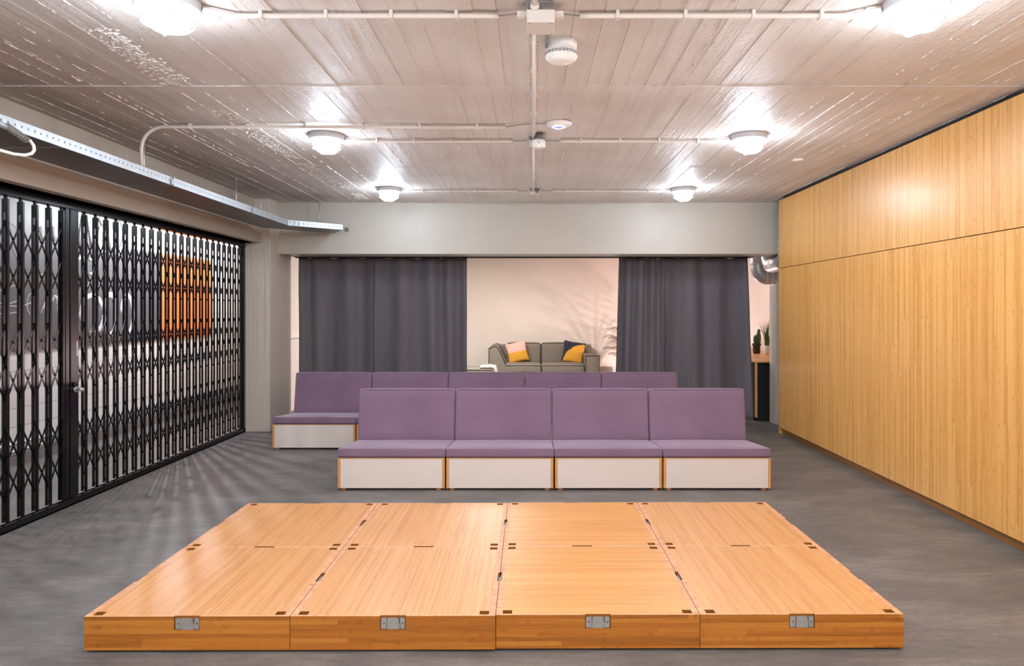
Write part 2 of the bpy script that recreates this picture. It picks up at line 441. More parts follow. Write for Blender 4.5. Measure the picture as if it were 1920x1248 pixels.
# ------------------------------------------------------------------ stage platforms
def stage_module(colx, rowy, grain):
    t = thing('stage_platform', '', 'platform')
    top = .176; base = .012; G = .0015
    notch = .0095
    cuts = lambda: sorted({G, G+notch, .028, .034, .080, .4375, .5625, .920, .966, .972, 1-G-notch, 1-G})
    cy = sorted({G, G+notch, .012, .017, .057, .4375, .5625, .943, .983, .988, 1-G-notch, 1-G})
    xs, ys = cuts(), cy
    def depth(x, y):
        if (.034 < x < .08 or .92 < x < .966) and (.017 < y < .057 or .943 < y < .983): return .035
        if .4375 < x < .5625 and (y < G+notch or y > 1-G-notch): return .066
        if .4375 < y < .5625 and (x < G+notch or x > 1-G-notch): return .066
        return 0
    tp, bd = NB(), NB()
    nx, ny = len(xs)-1, len(ys)-1
    D = [[depth((xs[i]+xs[i+1])/2, (ys[j]+ys[j+1])/2) for j in range(ny)] for i in range(nx)]
    def quad(b, pts, mi):
        f = b.faces.new([b.verts.new(p) for p in pts]); f.material_index = mi
    for i in range(nx):
        for j in range(ny):
            z = top-D[i][j]; x0, x1, y0, y1 = xs[i], xs[i+1], ys[j], ys[j+1]
            xc = (x0+x1)/2; yc = (y0+y1)/2
            if D[i][j] == 0:
                mi = 1 if (xc < .028 or xc > .972) else (2 if (yc < .012 or yc > .988) else 0)
                quad(tp, ((x0,y0,z),(x1,y0,z),(x1,y1,z),(x0,y1,z)), mi)
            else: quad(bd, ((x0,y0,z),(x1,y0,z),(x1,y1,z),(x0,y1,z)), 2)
            for (di, dj, p, q) in ((1,0,(x1,y0),(x1,y1)), (-1,0,(x0,y1),(x0,y0)), (0,1,(x1,y1),(x0,y1)), (0,-1,(x0,y0),(x1,y0))):
                a_, b_ = i+di, j+dj
                if 0 <= a_ < nx and 0 <= b_ < ny:
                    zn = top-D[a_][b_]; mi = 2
                    if z <= zn: continue
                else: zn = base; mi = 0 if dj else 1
                quad(bd, ((*p,zn),(*q,zn),(*q,z),(*p,z)), mi)
    quad(bd, ((G,G,base),(1-G,G,base),(1-G,1-G,base),(G,1-G,base)), 2)
    obj('top_panel', tp, [M['topX'] if grain == 'x' else M['topY'], M['edge'], M['edgeX']], t)
    obj('box_body', bd, [M['side'], M['sideY'], M['pocket']], t)
    def conn():
        b = NB()
        z0, z1 = top-.064, top-.010
        bx(b, -.058, -.030, .004, .0075, z0, z1-.002); bx(b, .034, .058, .004, .0075, z0, z1-.002)
        bx(b, -.032, .036, .004, .0070, z0, z1-.028)
        v = []
        w = 6
        # raised centre tab with rounded upper corners
        prof = [(-.027, z0-.001), (.029, z0-.001)]
        for k in range(w+1):
            an = PI/2*k/w; prof.append((.029-.010+.010*math.cos(an), z1-.006-.002+.010*math.sin(an)-.002))
        for k in range(w+1):
            an = PI/2+PI/2*k/w; prof.append((-.027+.006+.006*math.cos(an), z1-.004+.006*math.sin(an)-.002))
        A = [b.verts.new((p[0], .0005, p[1])) for p in prof]; B = [b.verts.new((p[0], .0045, p[1])) for p in prof]
        b.faces.new(A); b.faces.new(B[::-1])
        for k in range(len(prof)): b.faces.new((A[k], B[k], B[(k+1)%len(prof)], A[(k+1)%len(prof)]))
        return b
    for rz, lx, ly in ((0, .5, G), (PI/2, 1-G, .5), (PI, .5, 1-G), (-PI/2, G, .5)):
        c = obj('connector_plate', conn(), M['steel'], t)
        c.location = (lx, ly, 0); c.rotation_euler = (0, 0, rz)
        s = NB()
        for sx in (-.044, .046):
            bmesh.ops.create_cone(s, cap_ends=True, segments=12, radius1=.005, radius2=.004, depth=.002, matrix=Matrix.Translation((sx, .003, top-.036)) @ Matrix.Rotation(PI/2, 4, 'X'))
        parts('screw', s, M['rivet'], c)
    f = NB()
    for fx in (.05, .9): 
        for fy in (.05, .9): bx(f, fx, fx+.05, fy, fy+.05, 0, base+.001)
    parts('foot_pad', f, M['dark'], t)
    return t
root_rot = math.radians(.30)
protoY = stage_module(0, 0, 'y'); protoX = stage_module(0, 0, 'x')
usedY = usedX = False
px0, py0 = -2.179, 3.393
names_c = ['leftmost', 'second from the left', 'third from the left', 'rightmost']
for r in range(2):
    for c in range(4):
        if c == 2:
            o = protoX if not usedX else copy_tree(protoX); usedX = True
        else:
            o = protoY if not usedY else copy_tree(protoY); usedY = True
        lx, ly = c*1.0, r*.998+(.008 if c >= 2 else 0)
        o.location = (px0+lx*math.cos(root_rot)-ly*math.sin(root_rot), py0+lx*math.sin(root_rot)+ly*math.cos(root_rot), 0)
        o.rotation_euler = (0, 0, root_rot)
        o['group'] = 'low bamboo stage platforms'
        g = 'grain running sideways' if c == 2 else 'grain running towards the benches'
        o['label'] = ('front-row' if r == 0 else 'rear-row') + ' bamboo stage platform, ' + names_c[c] + ' of four, ' + g

# ------------------------------------------------------------------ bench modules
def bench():
    t = thing('bench_module', '', 'bench', group='purple cushioned bench modules')
    W = .988; x0 = .006
    tilt = math.radians(4.6)
    def panel(xa, xb):
        b = NB()
        pts = [(.0, .02), (.80, .02), (.93, .60), (.91, .61), (.775, .238), (.0, .300)]
        A = [b.verts.new((xa, y, z)) for y, z in pts]; B = [b.verts.new((xb, y, z)) for y, z in pts]
        b.faces.new(A); b.faces.new(B[::-1])
        for k in range(len(pts)): b.faces.new((A[k], B[k], B[(k+1)%len(pts)], A[(k+1)%len(pts)]))
        return b
    obj('side_panel', panel(x0, x0+.022), M['ply'], t, .001)
    obj('side_panel', panel(x0+W-.022, x0+W), M['ply'], t, .001)
    box('front_panel', M['white'], t, x0+.023, x0+W-.023, .002, .02, .022, .293, bevel=.0015)
    box('seat_board', M['ply'], t, x0+.023, x0+W-.023, .0, .02, .2935, .3000)
    b = NB()
    for k in range(2):
        pass
    ct, st = math.cos(math.radians(12)), math.sin(math.radians(12))
    vs = [(.835, .27), (.850, .27), (.965, .72), (.95, .72)]
    A = [b.verts.new((x0+.023, y, z)) for y, z in vs]; B = [b.verts.new((x0+W-.023, y, z)) for y, z in vs]
    b.faces.new(A); b.faces.new(B[::-1])
    for k in range(4): b.faces.new((A[k], B[k], B[(k+1)%4], A[(k+1)%4]))
    obj('back_board', b, M['ply'], t)
    for fx in (.035, .915):
        for fy in (.02, .70):
            box('foot', M['foot'], t, fx, fx+.042, fy, fy+.04, 0, .021, bevel=.002)
    # cushions
    th = .088; dp = .80
    def fs(p):
        y = p.y+dp/2; z = p.z+th/2
        return (p.x+.5, -.004+y*math.cos(tilt)+z*math.sin(tilt), .3015-y*math.sin(tilt)+z*math.cos(tilt))
    b = NB(); rbox(b, .999, dp, th, .020, 8, .007, fs); seat = obj('seat_cushion', b, M['purple'], t)
    bt = math.radians(9.5); hh = .535; bd = .11
    def fb(p):
        z = p.z+hh/2; y = p.y+bd/2
        return (p.x+.5, .735+y*math.cos(bt)+z*math.sin(bt), .322+z*math.cos(bt)-y*math.sin(bt))
    b = NB(); rbox(b, .998, bd, hh, .024, 8, .006, fb); back = obj('back_cushion', b, M['purple'], t)
    # seams
    b = NB()
    for zz in (.012, th-.012):
        pts = [fs(Vector((x_, -dp/2-.0005, zz-th/2))) for x_ in (-.475, 0, .475)]
        tube(b, pts, .0018, 6)
    parts('seam', b, M['piping'], seat)
    b = NB()
    for zz in (-hh/2+.012, hh/2-.012):
        tube(b, [fb(Vector((x_, -bd/2-.001, zz))) for x_ in (-.468, 0, .468)], .0018, 6)
    parts('seam', b, M['piping'], back)
    return t
B0 = bench(); first = True
ordn5 = ['leftmost', 'second from the left', 'middle', 'second from the right', 'rightmost']
ordn4 = ['leftmost', 'second from the left', 'third from the left', 'rightmost']
for (n, X0, Y0, nm, words_) in ((4, -1.802, 6.45, 'front', ordn4), (5, -3.107, 8.34, 'back', ordn5)):
    for k in range(n):
        o = B0 if first else copy_tree(B0); first = False
        rz = random.uniform(-.002, .002)
        o.location = (X0+k*1.003, Y0+random.uniform(-.004, .004), 0); o.rotation_euler = (0, 0, rz)
        o['label'] = f'{words_[k]} purple bench module of the {nm} row' + (', white front panel' if nm == 'front' else ', white front panel in view' if k == 0 else ', only backrest showing')
        o['category'] = 'bench'; o['group'] = f'bench modules in the {nm} row'

# ------------------------------------------------------------------ cabinets along the right
XC = 3.34
posw = ['farthest bamboo cabinet unit, at the back beside the duct', 'second bamboo cabinet unit counted from the back', 'third bamboo cabinet unit counted from the back',
        'nearest fully seen bamboo cabinet unit, cut by the picture edge', 'bamboo cabinet unit in the foreground beyond the right edge', 'last bamboo cabinet unit behind the viewpoint']
def cabinet():
    t = thing('tall_cabinet', '', 'cabinet', group='flush bamboo cabinet units along the right side')
    w = 1.33; g = .0018
    box('carcass', M['dark'], t, .022, 1.0, 0.001, w-.001, .085, 3.13)
    box('upper_door', M['cab'], t, 0, .02, g, w-g, 2.233, 3.142, bevel=.0008)
    for k in range(2): box('lower_door', M['cab'], t, 0, .02, g+k*.665, (k+1)*.665-g, .083, 2.226, bevel=.0008)
    box('toe_kick', M['kick'], t, .045, .06, 0, w, .0, .0845)
    return t
c0 = cabinet()
for k in range(6):
    o = c0 if k == 0 else copy_tree(c0)
    o.location = (XC, 9.45-1.33*(k+1), 0); o['label'] = posw[k]
box('end_panel', M['cab'], [x for x in c0.children][0], .0, 1.0, 1.3305, 1.345, .0, 3.142)

# ------------------------------------------------------------------ folding gate
XG = -3.955
gf = thing('gate_frame', 'fixed black steel frame of the folding gate, top and bottom tracks', 'gate', (XG, 0, 0))
box('top_track', M['black'], gf, -.035, .035, 2.0, 9.56, 2.525, 2.585, bevel=.002)
b = NB(); bx(b, -.03, -.02, 2.0, 9.56, 0, .055); bx(b, .02, .03, 2.0, 9.56, 0, .06); bx(b, -.03, .03, 2.0, 9.56, 0, .012)
obj('bottom_track', b, M['black'], gf)
box('end_jamb', M['black'], gf, -.03, .03, 9.50, 9.56, .01, 2.525, bevel=.002)
b = NB()
for z in (.35, .8, 1.3, 1.8, 2.2): bmesh.ops.create_uvsphere(b, u_segments=8, v_segments=6, radius=.005, matrix=Matrix.Translation((.031, 9.52, z)))
parts('rivet', b, M['rivet'], gf)

def picket():
    b = NB()
    for s in (-1, 1):
        x0, x1 = (.0085, .023) if s > 0 else (-.023, -.0085)
        bx(b, x0, x1, -.010, .010, .07, 2.50)
        # channel lips
        bx(b, x0+(.000 if s > 0 else .010), x1-(.010 if s > 0 else .0), -.013, -.010, .07, 2.50)
    for z in (.10, .50, 1.27, 2.06, 2.49):
        bx(b, -.011, .011, -.005, .005, z-.007, z+.007)
    bx(b, -.010, .010, -.009, .009, 2.40, 2.53)
    return b
pk = obj('picket', picket(), M['black'], gf); pk_mesh = pk.data; bpy.data.objects.remove(pk)
LAT = ((2.06, .28), (1.27, .29), (.50, .28))
def lat_mesh(w, band):
    b = NB()
    for zc, dz in LAT[band:band+1]:
        for (za, zb) in ((zc, zc+dz), (zc+dz, zc), (zc-dz, zc), (zc, zc-dz)):
            d = Vector((0, w, zb-za)); L = d.length; d.normalize(); n = Vector((0, -d.z, d.y))*.0085
            off = .003 if zb > za else -.003
            p, q = Vector((off, 0, za)), Vector((off, w, zb))
            t = .0018
            vs = [p-n, p+n, q+n, q-n]
            A = [b.verts.new(v+Vector((t, 0, 0))) for v in vs]; B = [b.verts.new(v-Vector((t, 0, 0))) for v in vs]
            b.faces.new(A); b.faces.new(B[::-1])
            for k in range(4): b.faces.new((A[k], B[k], B[(k+1)%4], A[(k+1)%4]))
        for zz in (zc+dz/2, zc-dz/2):
            bmesh.ops.create_uvsphere(b, u_segments=8, v_segments=6, radius=.006, matrix=Matrix.Translation((.006, w/2, zz)))
    return b
def add(name, me, parent, loc):
    o = bpy.data.objects.new(name, me); COL.objects.link(o); o.parent = parent; o.location = loc; return o
def mesh_of(bm, m):
    bmesh.ops.recalc_face_normals(bm, faces=bm.faces[:])
    me = bpy.data.meshes.new('part'); bm.to_mesh(me); bm.free(); me.materials.append(m); return me
P_ = .1553
lat = [mesh_of(lat_mesh(P_, q), M['black']) for q in range(3)]
near = thing('folding_gate', 'near leaf of the black lattice folding gate, left of the lock post', 'gate', (XG, 0, 0))
far = thing('folding_gate', 'far leaf of the black lattice folding gate with the lock post', 'gate', (XG, 0, 0))
for k in range(12):
    y = 5.868-k*P_; add('picket', pk_mesh, near, (0, y, 0))
    for q in lat: add('scissor_lattice', q, near, (0, y-P_, 0))
add('picket', pk_mesh, near, (0, 5.868-12*P_, 0))
for k in range(22):
    y = 6.168+k*P_
    if y > 9.46: break
    add('picket', pk_mesh, far, (0, y, 0))
    if k:
        for q in lat: add('scissor_lattice', q, far, (0, y-P_, 0))
for q in range(3): add('scissor_lattice', mesh_of(lat_mesh(.115, q), M['black']), far, (0, 6.053, 0))
box('lock_post', M['black'], far, -.028, .028, 5.945, 6.05, .065, 2.525, bevel=.004)
box('closing_post', M['black'], near, -.024, .024, 5.888, 5.935, .065, 2.525, bevel=.003)
b = NB(); tube(b, [(.028, 6.00, .985), (.045, 6.00, .985)], .026, 16); tube(b, [(.04, 6.00, .985), (.10, 6.00, .985)], .016, 16)
obj('lock_cylinder', b, M['steel'], far)
b = NB(); tube(b, [(.028, 5.98, 1.03), (.05, 5.98, 1.03)], .018, 14); obj('lock_rose', b, M['black'], far)
st_ = box('warning_sticker', M['stick'], far, .0285, .0290, 6.020, 6.038, 1.27, 1.408)
b = NB()
for k in range(10): bx(b, .0291, .0295, 6.024, 6.034, 1.283+k*.0105, 1.283+k*.0105+.005)
obj('print', b, M['stickdark'], st_)
box('red_band', M['stickred'], st_, .0291, .0295, 6.020, 6.038, 1.392, 1.408)

# ------------------------------------------------------------------ corridor beyond the gate
XW = -5.6
def wallpt(px, py, off=.0):
    Y = F*5.58/(CX-px); return Vector((XW+.03+off, Y, H+(CY-py)*Y/F))
cb1 = tag(box('chalkboard', M['chalkboard'], None, XW+.001, XW+.021, 2.5, 8.28, 1.22, 3.1), 'dark grey chalkboard wall with white line drawings behind the near gate leaf', 'chalkboard')
cb2 = tag(box('chalkboard', M['chalkboard'], None, XW+.001, XW+.021, 8.30, 9.72, 1.22, 3.1), 'tall dark chalkboard with big chalk strokes behind the far gate leaf', 'chalkboard')
cb3 = tag(box('chalkboard', M['chalkboard'], None, XW+.001, XW+.021, 9.73, 10.46, 1.22, 2.52), 'short dark board between the chalk strokes and the orange panel', 'chalkboard')
tag(box('wall_panel', M['orange'], None, XW+.001, XW+.026, 10.47, 12.18, 1.22, 2.52), 'bright orange wall panel behind the far gate leaf', 'panel')
def arcp(cx, cy, rx, ry, a0, a1, n=14): return [wallpt(cx+rx*math.cos(math.radians(a0+(a1-a0)*i/n)), cy+ry*math.sin(math.radians(a0+(a1-a0)*i/n)), -.009) for i in range(n+1)]
def stroke(bm_, pts, w):
    tube(bm_, pts, w, 6)
b = NB()
for s in (arcp(8, 440, 26, 24, 180, 360), arcp(28, 560, 34, 14, 20, 200), arcp(62, 570, 12, 22, 120, 300), arcp(100, 572, 8, 16, 200, 400), arcp(0, 580, 40, 8, 0, 180)): stroke(b, s, .006)
for s in (((0,545),(45,528)), ((20,455),(34,490)), ((0,435),(10,452)), ((0,576),(36,562)), ((60,520),(85,512))): stroke(b, [wallpt(*s[0], -.009), wallpt(*s[1], -.009)], .005)
stroke(b, [wallpt(74, 425, -.009), wallpt(84, 455, -.009)], .03); stroke(b, [wallpt(100, 424, -.009), wallpt(103, 452, -.009)], .03)
stroke(b, [wallpt(76, 588, -.009), wallpt(88, 560, -.009)], .02); stroke(b, arcp(103, 565, 5, 9, 180, 400), .02)
for v in b.verts: v.co.x = max(XW+.0215, min(v.co.x, XW+.0235))
parts('chalk_stroke', b, M['chalk'], cb1)
b = NB()
for s, w in (([(158,402),(149,458)], .05), ([(166,402),(176,466)], .06), ([(186,405),(194,420)], .05)):
    stroke(b, [wallpt(*s[0], -.012), wallpt(*s[1], -.012)], w*1.2)
for s, w in ((arcp(193, 448, 7, 22, 60, 260), .035), (arcp(220, 440, 13, 34, -80, 200), .035), (arcp(150, 490, 8, 8, 200, 380), .025), (arcp(172, 590, 22, 36, -200, 100), .028), (arcp(206, 590, 12, 38, -180, 180), .032), (arcp(238, 590, 11, 36, -180, 90), .03)):
    stroke(b, s, w*1.35)
for s in (((166, 513), (176, 513)), ((166,487),(174,486))): stroke(b, [wallpt(*s[0], -.012), wallpt(*s[1], -.012)], .02)
for v in b.verts: v.co.x = max(XW+.0215, min(v.co.x, XW+.0235))
parts('chalk_stroke', b, M['chalk'], cb2)
# pipes low on the corridor wall
b = NB(); tube(b, [(XW+.06, 2, .23), (XW+.06, 13.4, .23)], .022, 10); p_ = tag(obj('wall_pipe', b, M['galv']), 'upper one of two metal pipes running low along the corridor wall', 'pipe')
b = NB(); tube(b, [(XW+.06, 2, .15), (XW+.06, 13.4, .15)], .022, 10); tag(obj('wall_pipe', b, M['galv']), 'lower one of two metal pipes running low along the corridor wall', 'pipe')
b = NB()
for k in range(14): bx(b, XW, XW+.09, 2.5+k*.8, 2.53+k*.8, .12, .26)
parts('pipe_clamp', b, M['steel'], p_)

# ------------------------------------------------------------------ cable tray
tray = thing('cable_tray', 'galvanised perforated cable tray hung along the left wall and beam', 'tray')
ZB, ZT = 2.74, 2.808
A0, A1 = Vector((-3.1, 1.5, 0)), Vector((-3.1, 8.87, 0)); A2 = Vector((-2.54, 9.36, 0))
C0, C1 = Vector((-3.53, 1.5, 0)), Vector((-3.53, 9.10, 0)); C2 = Vector((-2.78, 9.80, 0))
def flange(b, p, q, pitch=.055, hole=.013, rows=(.045,)):
    d = (q-p); L = d.length; d.normalize(); n = int(L/pitch)
    hgt = ZT-ZB
    for i in range(n):
        s0 = i*L/n; s1 = (i+1)*L/n; sm = (s0+s1)/2
        ss = (s0, sm-hole/2, sm+hole/2, s1); zz = (ZB, ZB+.030, ZB+.030+hole, ZT)
        for a_ in range(3):
            for c_ in range(3):
                if a_ == 1 and c_ == 1: continue
                f = b.faces.new([b.verts.new((p.x+d.x*s, p.y+d.y*s, z)) for s, z in ((ss[a_], zz[c_]), (ss[a_+1], zz[c_]), (ss[a_+1], zz[c_+1]), (ss[a_], zz[c_+1]))])
b = NB(); flange(b, A0, A1); flange(b, A1, A2)
o = obj('side_flange', b, M['galv'], tray); s_ = o.modifiers.new('Solid', 'SOLIDIFY'); s_.thickness = .002
b = NB(); flange(b, C0, C1); flange(b, C1, C2)
o = obj('side_flange', b, M['galv'], tray); s_ = o.modifiers.new('Solid', 'SOLIDIFY'); s_.thickness = .002
b = NB()
def zq(b, pts, z0, z1):
    A = [b.verts.new((p.x, p.y, z0)) for p in pts]; B = [b.verts.new((p.x, p.y, z1)) for p in pts]
    b.faces.new(A[::-1]); b.faces.new(B)
    for k in range(len(pts)): b.faces.new((A[k], A[(k+1)%len(pts)], B[(k+1)%len(pts)], B[k]))
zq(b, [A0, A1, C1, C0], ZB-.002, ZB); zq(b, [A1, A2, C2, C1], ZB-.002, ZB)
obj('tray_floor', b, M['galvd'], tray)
b = NB()
for y in (3.0, 4.6, 6.02, 7.75): bx(b, -3.53, -3.095, y, y+.006, ZB-.006, ZB-.001)
parts('joint_rib', b, M['steel'], tray)
b = NB()
for y in (6.02, 7.75): bx(b, -3.096, -3.088, y-.03, y+.03, ZB+.002, ZB+.05); bx(b, -3.096, -3.084, y-.004, y+.008, ZB-.01, ZT+.004)
obj('splice_plate', b, M['galv'], tray)
b = NB()
for k in range(5):
    for zz in (.015, .045):
        c_ = A1.lerp(A2, .1+.09*k); bx(b, c_.x+.001, c_.x+.006, c_.y-.006, c_.y-.0, ZB+zz, ZB+zz+.008)
parts('slot', b, M['dark'], tray)
# tray hangers
hl = ['threaded rod hanger of the cable tray beside the bent conduit', 'threaded rod hanger of the cable tray, middle one of the far group', 'threaded rod hanger of the cable tray just before its bend', 'threaded rod hanger of the cable tray nearest the beam']
for (x, y, dx, dy), lb in zip(((-3.39, 6.1, .35, 0), (-3.43, 8.09, .33, 0), (-3.42, 8.80, .33, 0), (-2.96, 9.72, .12, .12)), hl):
    t = thing('tray_hanger', lb, 'hanger', (x, y, 0), group='threaded rod hangers of the cable tray')
    b = NB(); tube(b, [(0, 0, HC+.003), (0, 0, 2.79)], .008, 8); obj('rod', b, M['rod'], t)
    b = NB()
    if dy: tube(b, [(-.28, -.06, 2.822), (.05, .0, 2.822)], .007, 8)
    else: tube(b, [(-.14, 0, 2.822), (.07, 0, 2.822)], .010, 8)
    obj('cross_bar', b, M['rod'], t)
    b = NB(); tube(b, [(0, 0, HC+.003), (0, 0, HC-.015)], .016, 8); tube(b, [(0, 0, 2.838), (0, 0, 2.80)], .013, 6); parts('nut', b, M['rod'], t)
# spiral cord bundle hanging out of the tray
t = thing('cable_bundle', 'white cable with silver ribbed sleeve hanging out of the tray', 'cable', (-3.0, 0, 0))
b = NB(); tube(b, [(-.10, 3.90, 2.735), (-.075, 4.0, 2.742), (-.06, 4.09, 2.725)], [.012, .024, .014], 10); obj('sleeve', b, M['galv'], t)
b = NB(); p_a, p_b = Vector((-.062, 4.07, 2.735)), Vector((-.058, 4.215, 2.695))
tube(b, [p_a, p_b], .018, 8)
for k in range(8): c_ = p_a.lerp(p_b, k/7); tube(b, [c_, c_+Vector((0, .007, -.002))], .023, 8)
obj('ribbed_connector', b, M['pvcg'], t)
b = NB(); pts = [(-.058, 4.215, 2.700), (-.056, 4.25, 2.695), (-.055, 4.28, 2.672), (-.055, 4.285, 2.645), (-.06, 4.27, 2.620), (-.08, 4.24, 2.604), (-.11, 4.19, 2.600), (-.15, 4.12, 2.61)]
tube(b, pts, .010, 8); obj('cord', b, M['pvcw'], t)

# ------------------------------------------------------------------ ceiling lamps
def lamp():
    t = thing('bulkhead_lamp', '', 'lamp', group='round caged bulkhead lamps on the ceiling')
    b = NB(); lathe(b, [(.0, 0), (.150, 0), (.152, -.008), (.150, -.045), (.140, -.052), (.124, -.050), (.118, -.030), (0, -.030)], seg=40); obj('base_ring', b, M['lampbase'], t)
    b = NB(); lathe(b, [(.116, -.030), (.118, -.060), (.114, -.095), (.100, -.125), (.075, -.146), (.04, -.156), (0, -.159)], seg=40); obj('globe', b, M['globe'], t)
    b = NB()
    for a_ in (PI*.22, PI*.72):
        pts = []
        for k in range(17):
            u = -1+2*k/16; an = u*PI/2
            r = .128*math.sin(an) if abs(u) < 1 else .128*u
            r = .128*(abs(math.sin(an))**.8)*(1 if u > 0 else -1); z = -.048-.118*(math.cos(an)**.6 if math.cos(an) > 0 else 0)
            pts.append((r*math.cos(a_), r*math.sin(a_), z))
        tube(b, pts, .0032, 6)
    pts = [(.121*math.cos(2*PI*k/28), .121*math.sin(2*PI*k/28), -.118) for k in range(29)]; tube(b, pts, .003, 6, cap=False)
    obj('wire_cage', b, M['cage'], t)
    return t
L0 = lamp(); fst = True
ll = {(0,0): 'largest caged bulkhead lamp at the top left of the ceiling', (0,1): 'largest caged bulkhead lamp at the top right of the ceiling',
      (1,0): 'mid-row caged bulkhead lamp left of the wireless access point', (1,1): 'mid-row caged bulkhead lamp towards the bamboo cabinets',
      (2,0): 'farthest caged bulkhead lamp on the left, near the beam', (2,1): 'farthest caged bulkhead lamp on the right, near the beam'}
LY = (3.43, 6.08, 8.73); LX = (-1.79, 1.886)
for r in range(3):
    for c in range(2):
        o = L0 if fst else copy_tree(L0); fst = False
        o.location = (LX[c], LY[r], HC+.005); o['label'] = ll[(r, c)]; o.rotation_euler = (0, 0, c*.9+r*.2)

# ------------------------------------------------------------------ conduits
ZP = HC-.022
def conduit(label, pts, clips, r=.0125, nm='ceiling_conduit'):
    b = NB(); tube(b, pts, r, 12); o = obj(nm, b, M['pvc']); tag(o, label, 'conduit', 'white conduits on the ceiling')
    for (x, y, ax) in clips:
        cb = NB()
        if ax == 'x': bx(cb, x-.009, x+.009, y-.022, y+.022, ZP-.017, HC+.004)
        else: bx(cb, x-.022, x+.022, y-.009, y+.009, ZP-.012, HC+.004)
        obj('clip', cb, M['pvc'], o, .002)
    return o
rows = ((3.56, 'front row', .02), (6.20, 'middle row', .02), (8.80, 'far row', .02))
for i, (y, nm, xm) in enumerate(rows):
    lamp_l, lamp_r = LX[0]+.145, LX[1]-.145
    yl = LY[i]+.05
    def cl(a_, b_, n): return [(a_+(b_-a_)*(k+.5)/n, y-.0, 'x') for k in range(n)]
    conduit(f'ceiling conduit from the {nm} junction box to its left lamp', [(lamp_l, yl, ZP), (lamp_l+.12, y, ZP), (-.22, y, ZP), (-.17, y, ZP)], cl(lamp_l+.1, -.22, 4), .0125 if i else .013)
    conduit(f'ceiling conduit from the {nm} junction box to its right lamp', [(.24, y, ZP), (.30, y, ZP), (lamp_r-.12, y, ZP), (lamp_r, yl, ZP)], cl(.26, lamp_r-.1, 4), .0125 if i else .013)
    b = NB(); tube(b, [(-.18, y, ZP), (-.09, y-.02, ZP), (-.05, y-.03, ZP)], .0035, 6); o = tag(obj('cable', b, M['pvcg']), f'short bare cable left of the {nm} junction box', 'cable')
    b = NB(); tube(b, [(.25, y, ZP), (.16, y-.02, ZP), (.11, y-.03, ZP)], .0035, 6); o = tag(obj('cable', b, M['pvcg']), f'short bare cable right of the {nm} junction box', 'cable')
def main_run(label, y0, y1, n):
    conduit(label, [(.012, y0, ZP-.004), (.012, y1, ZP-.004)], [(.012, y0+(y1-y0)*(k+.5)/n, 'y') for k in range(n)], .0145)
main_run('long ceiling conduit running past the smoke detector to the middle junction', 3.66, 6.09, 5)
main_run('ceiling conduit running from the middle junction to the far junction', 6.27, 8.72, 5)
main_run('ceiling conduit at the top centre, coming over the viewpoint', 1.5, 3.40, 3)
pts = [(-.22, 5.72, ZP), (-3.02, 5.72, ZP)]
for k in range(1, 9):
    an = PI/2*k/8; pts.append((-3.02-.18*math.sin(an), 5.72, ZP-.18+.18*math.cos(an)))
pts.append((-3.20, 5.72, ZB+.02))
conduit('conduit bent down from the ceiling into the cable tray', pts, [(-.45-k*.47, 5.72, 'x') for k in range(6)], .0135)
b = NB(); tube(b, [(-.22, 5.72, ZP), (-.08, 5.66, ZP+.006), (.15, 5.66, HC-.008)], .0035, 6); tag(obj('cable', b, M['pvcg']), 'thin cable crossing under the conduit to the wireless access point', 'cable')

# junction boxes
t = thing('junction_box', 'double stacked junction box at the top centre of the ceiling', 'junction box', (.045, 3.50, 0))
box('lid', M['pvc'], t, -.072, .065, -.085, .075, 3.072, 3.135, bevel=.004)
box('back_box', M['pvcg'], t, -.066, .058, -.065, .065, 3.135, HC+.004, bevel=.003)
b = NB()
for x in (-.058, .050):
    for y in (-.07, .06): bmesh.ops.create_cone(b, cap_ends=True, segments=10, radius1=.004, radius2=.004, depth=.003, matrix=Matrix.Translation((x, y, 3.0715)))
parts('screw', b, M['pvcg'], t)
b = NB(); tube(b, [(-.033, -.10, 3.150), (-.033, -.06, 3.150)], .022, 14); tube(b, [(-.033, .06, 3.15), (-.033, .15, 3.155)], .018, 14); parts('gland', b, M['pvc'], t)
b = NB()
for s in ((-.12, -.07), (.062, .11)): bx(b, s[0], s[1], -.03, .0, 3.12, 3.15)
parts('side_gland', b, M['pvc'], t)
for (y, lb) in ((6.18, 'junction box above the small white sensor mid ceiling'), (8.80, 'farthest junction box on the ceiling near the beam')):
    t = thing('junction_box', lb, 'junction box', (.035, y, 0))
    box('lid', M['pvc'], t, -.062, .062, -.06, .06, HC-.062, HC-.03, bevel=.003)
    box('back_box', M['pvcg'], t, -.058, .058, -.055, .055, HC-.03, HC+.004)
    b = NB(); bx(b, .002, .045, -.0615, -.058, HC-.058, HC-.032); obj('knockout', b, M['pvcg'], t)
# small sensor
t = thing('motion_sensor', 'small white ceiling sensor with green light below the middle junction', 'sensor', (.055, 6.02, 0))
b = NB(); lathe(b, [(0, HC-.05), (.056, HC-.05), (.056, HC-.062), (0, HC-.062)], seg=28); obj('mount', b, M['pvcg'], t)
b = NB(); lathe(b, [(0, HC-.0615), (.058, HC-.0615), (.060, HC-.066), (.060, HC-.112), (.054, HC-.120), (0, HC-.122)], seg=28); obj('housing', b, M['pvcw'], t)
b = NB(); bmesh.ops.create_uvsphere(b, u_segments=10, v_segments=8, radius=.008, matrix=Matrix.Translation((0, -.045, HC-.119))); obj('status_light', b, M['greenled'], t)
b = NB()
for (u, v_, w_) in ((-.014, .080, .008), (-.002, .080, .005), (.008, .080, .006), (-.004, .094, .014)): bx(b, u, u+w_, -.0608, -.0585, HC-v_-.003, HC-v_+.003)
obj('print', b, M['pvcg'], t)
b = NB(); lathe(b, [(0, HC+.0), (.04, HC+.0), (.04, HC-.05), (0, HC-.05)], seg=16); obj('stem', b, M['pvcg'], t)
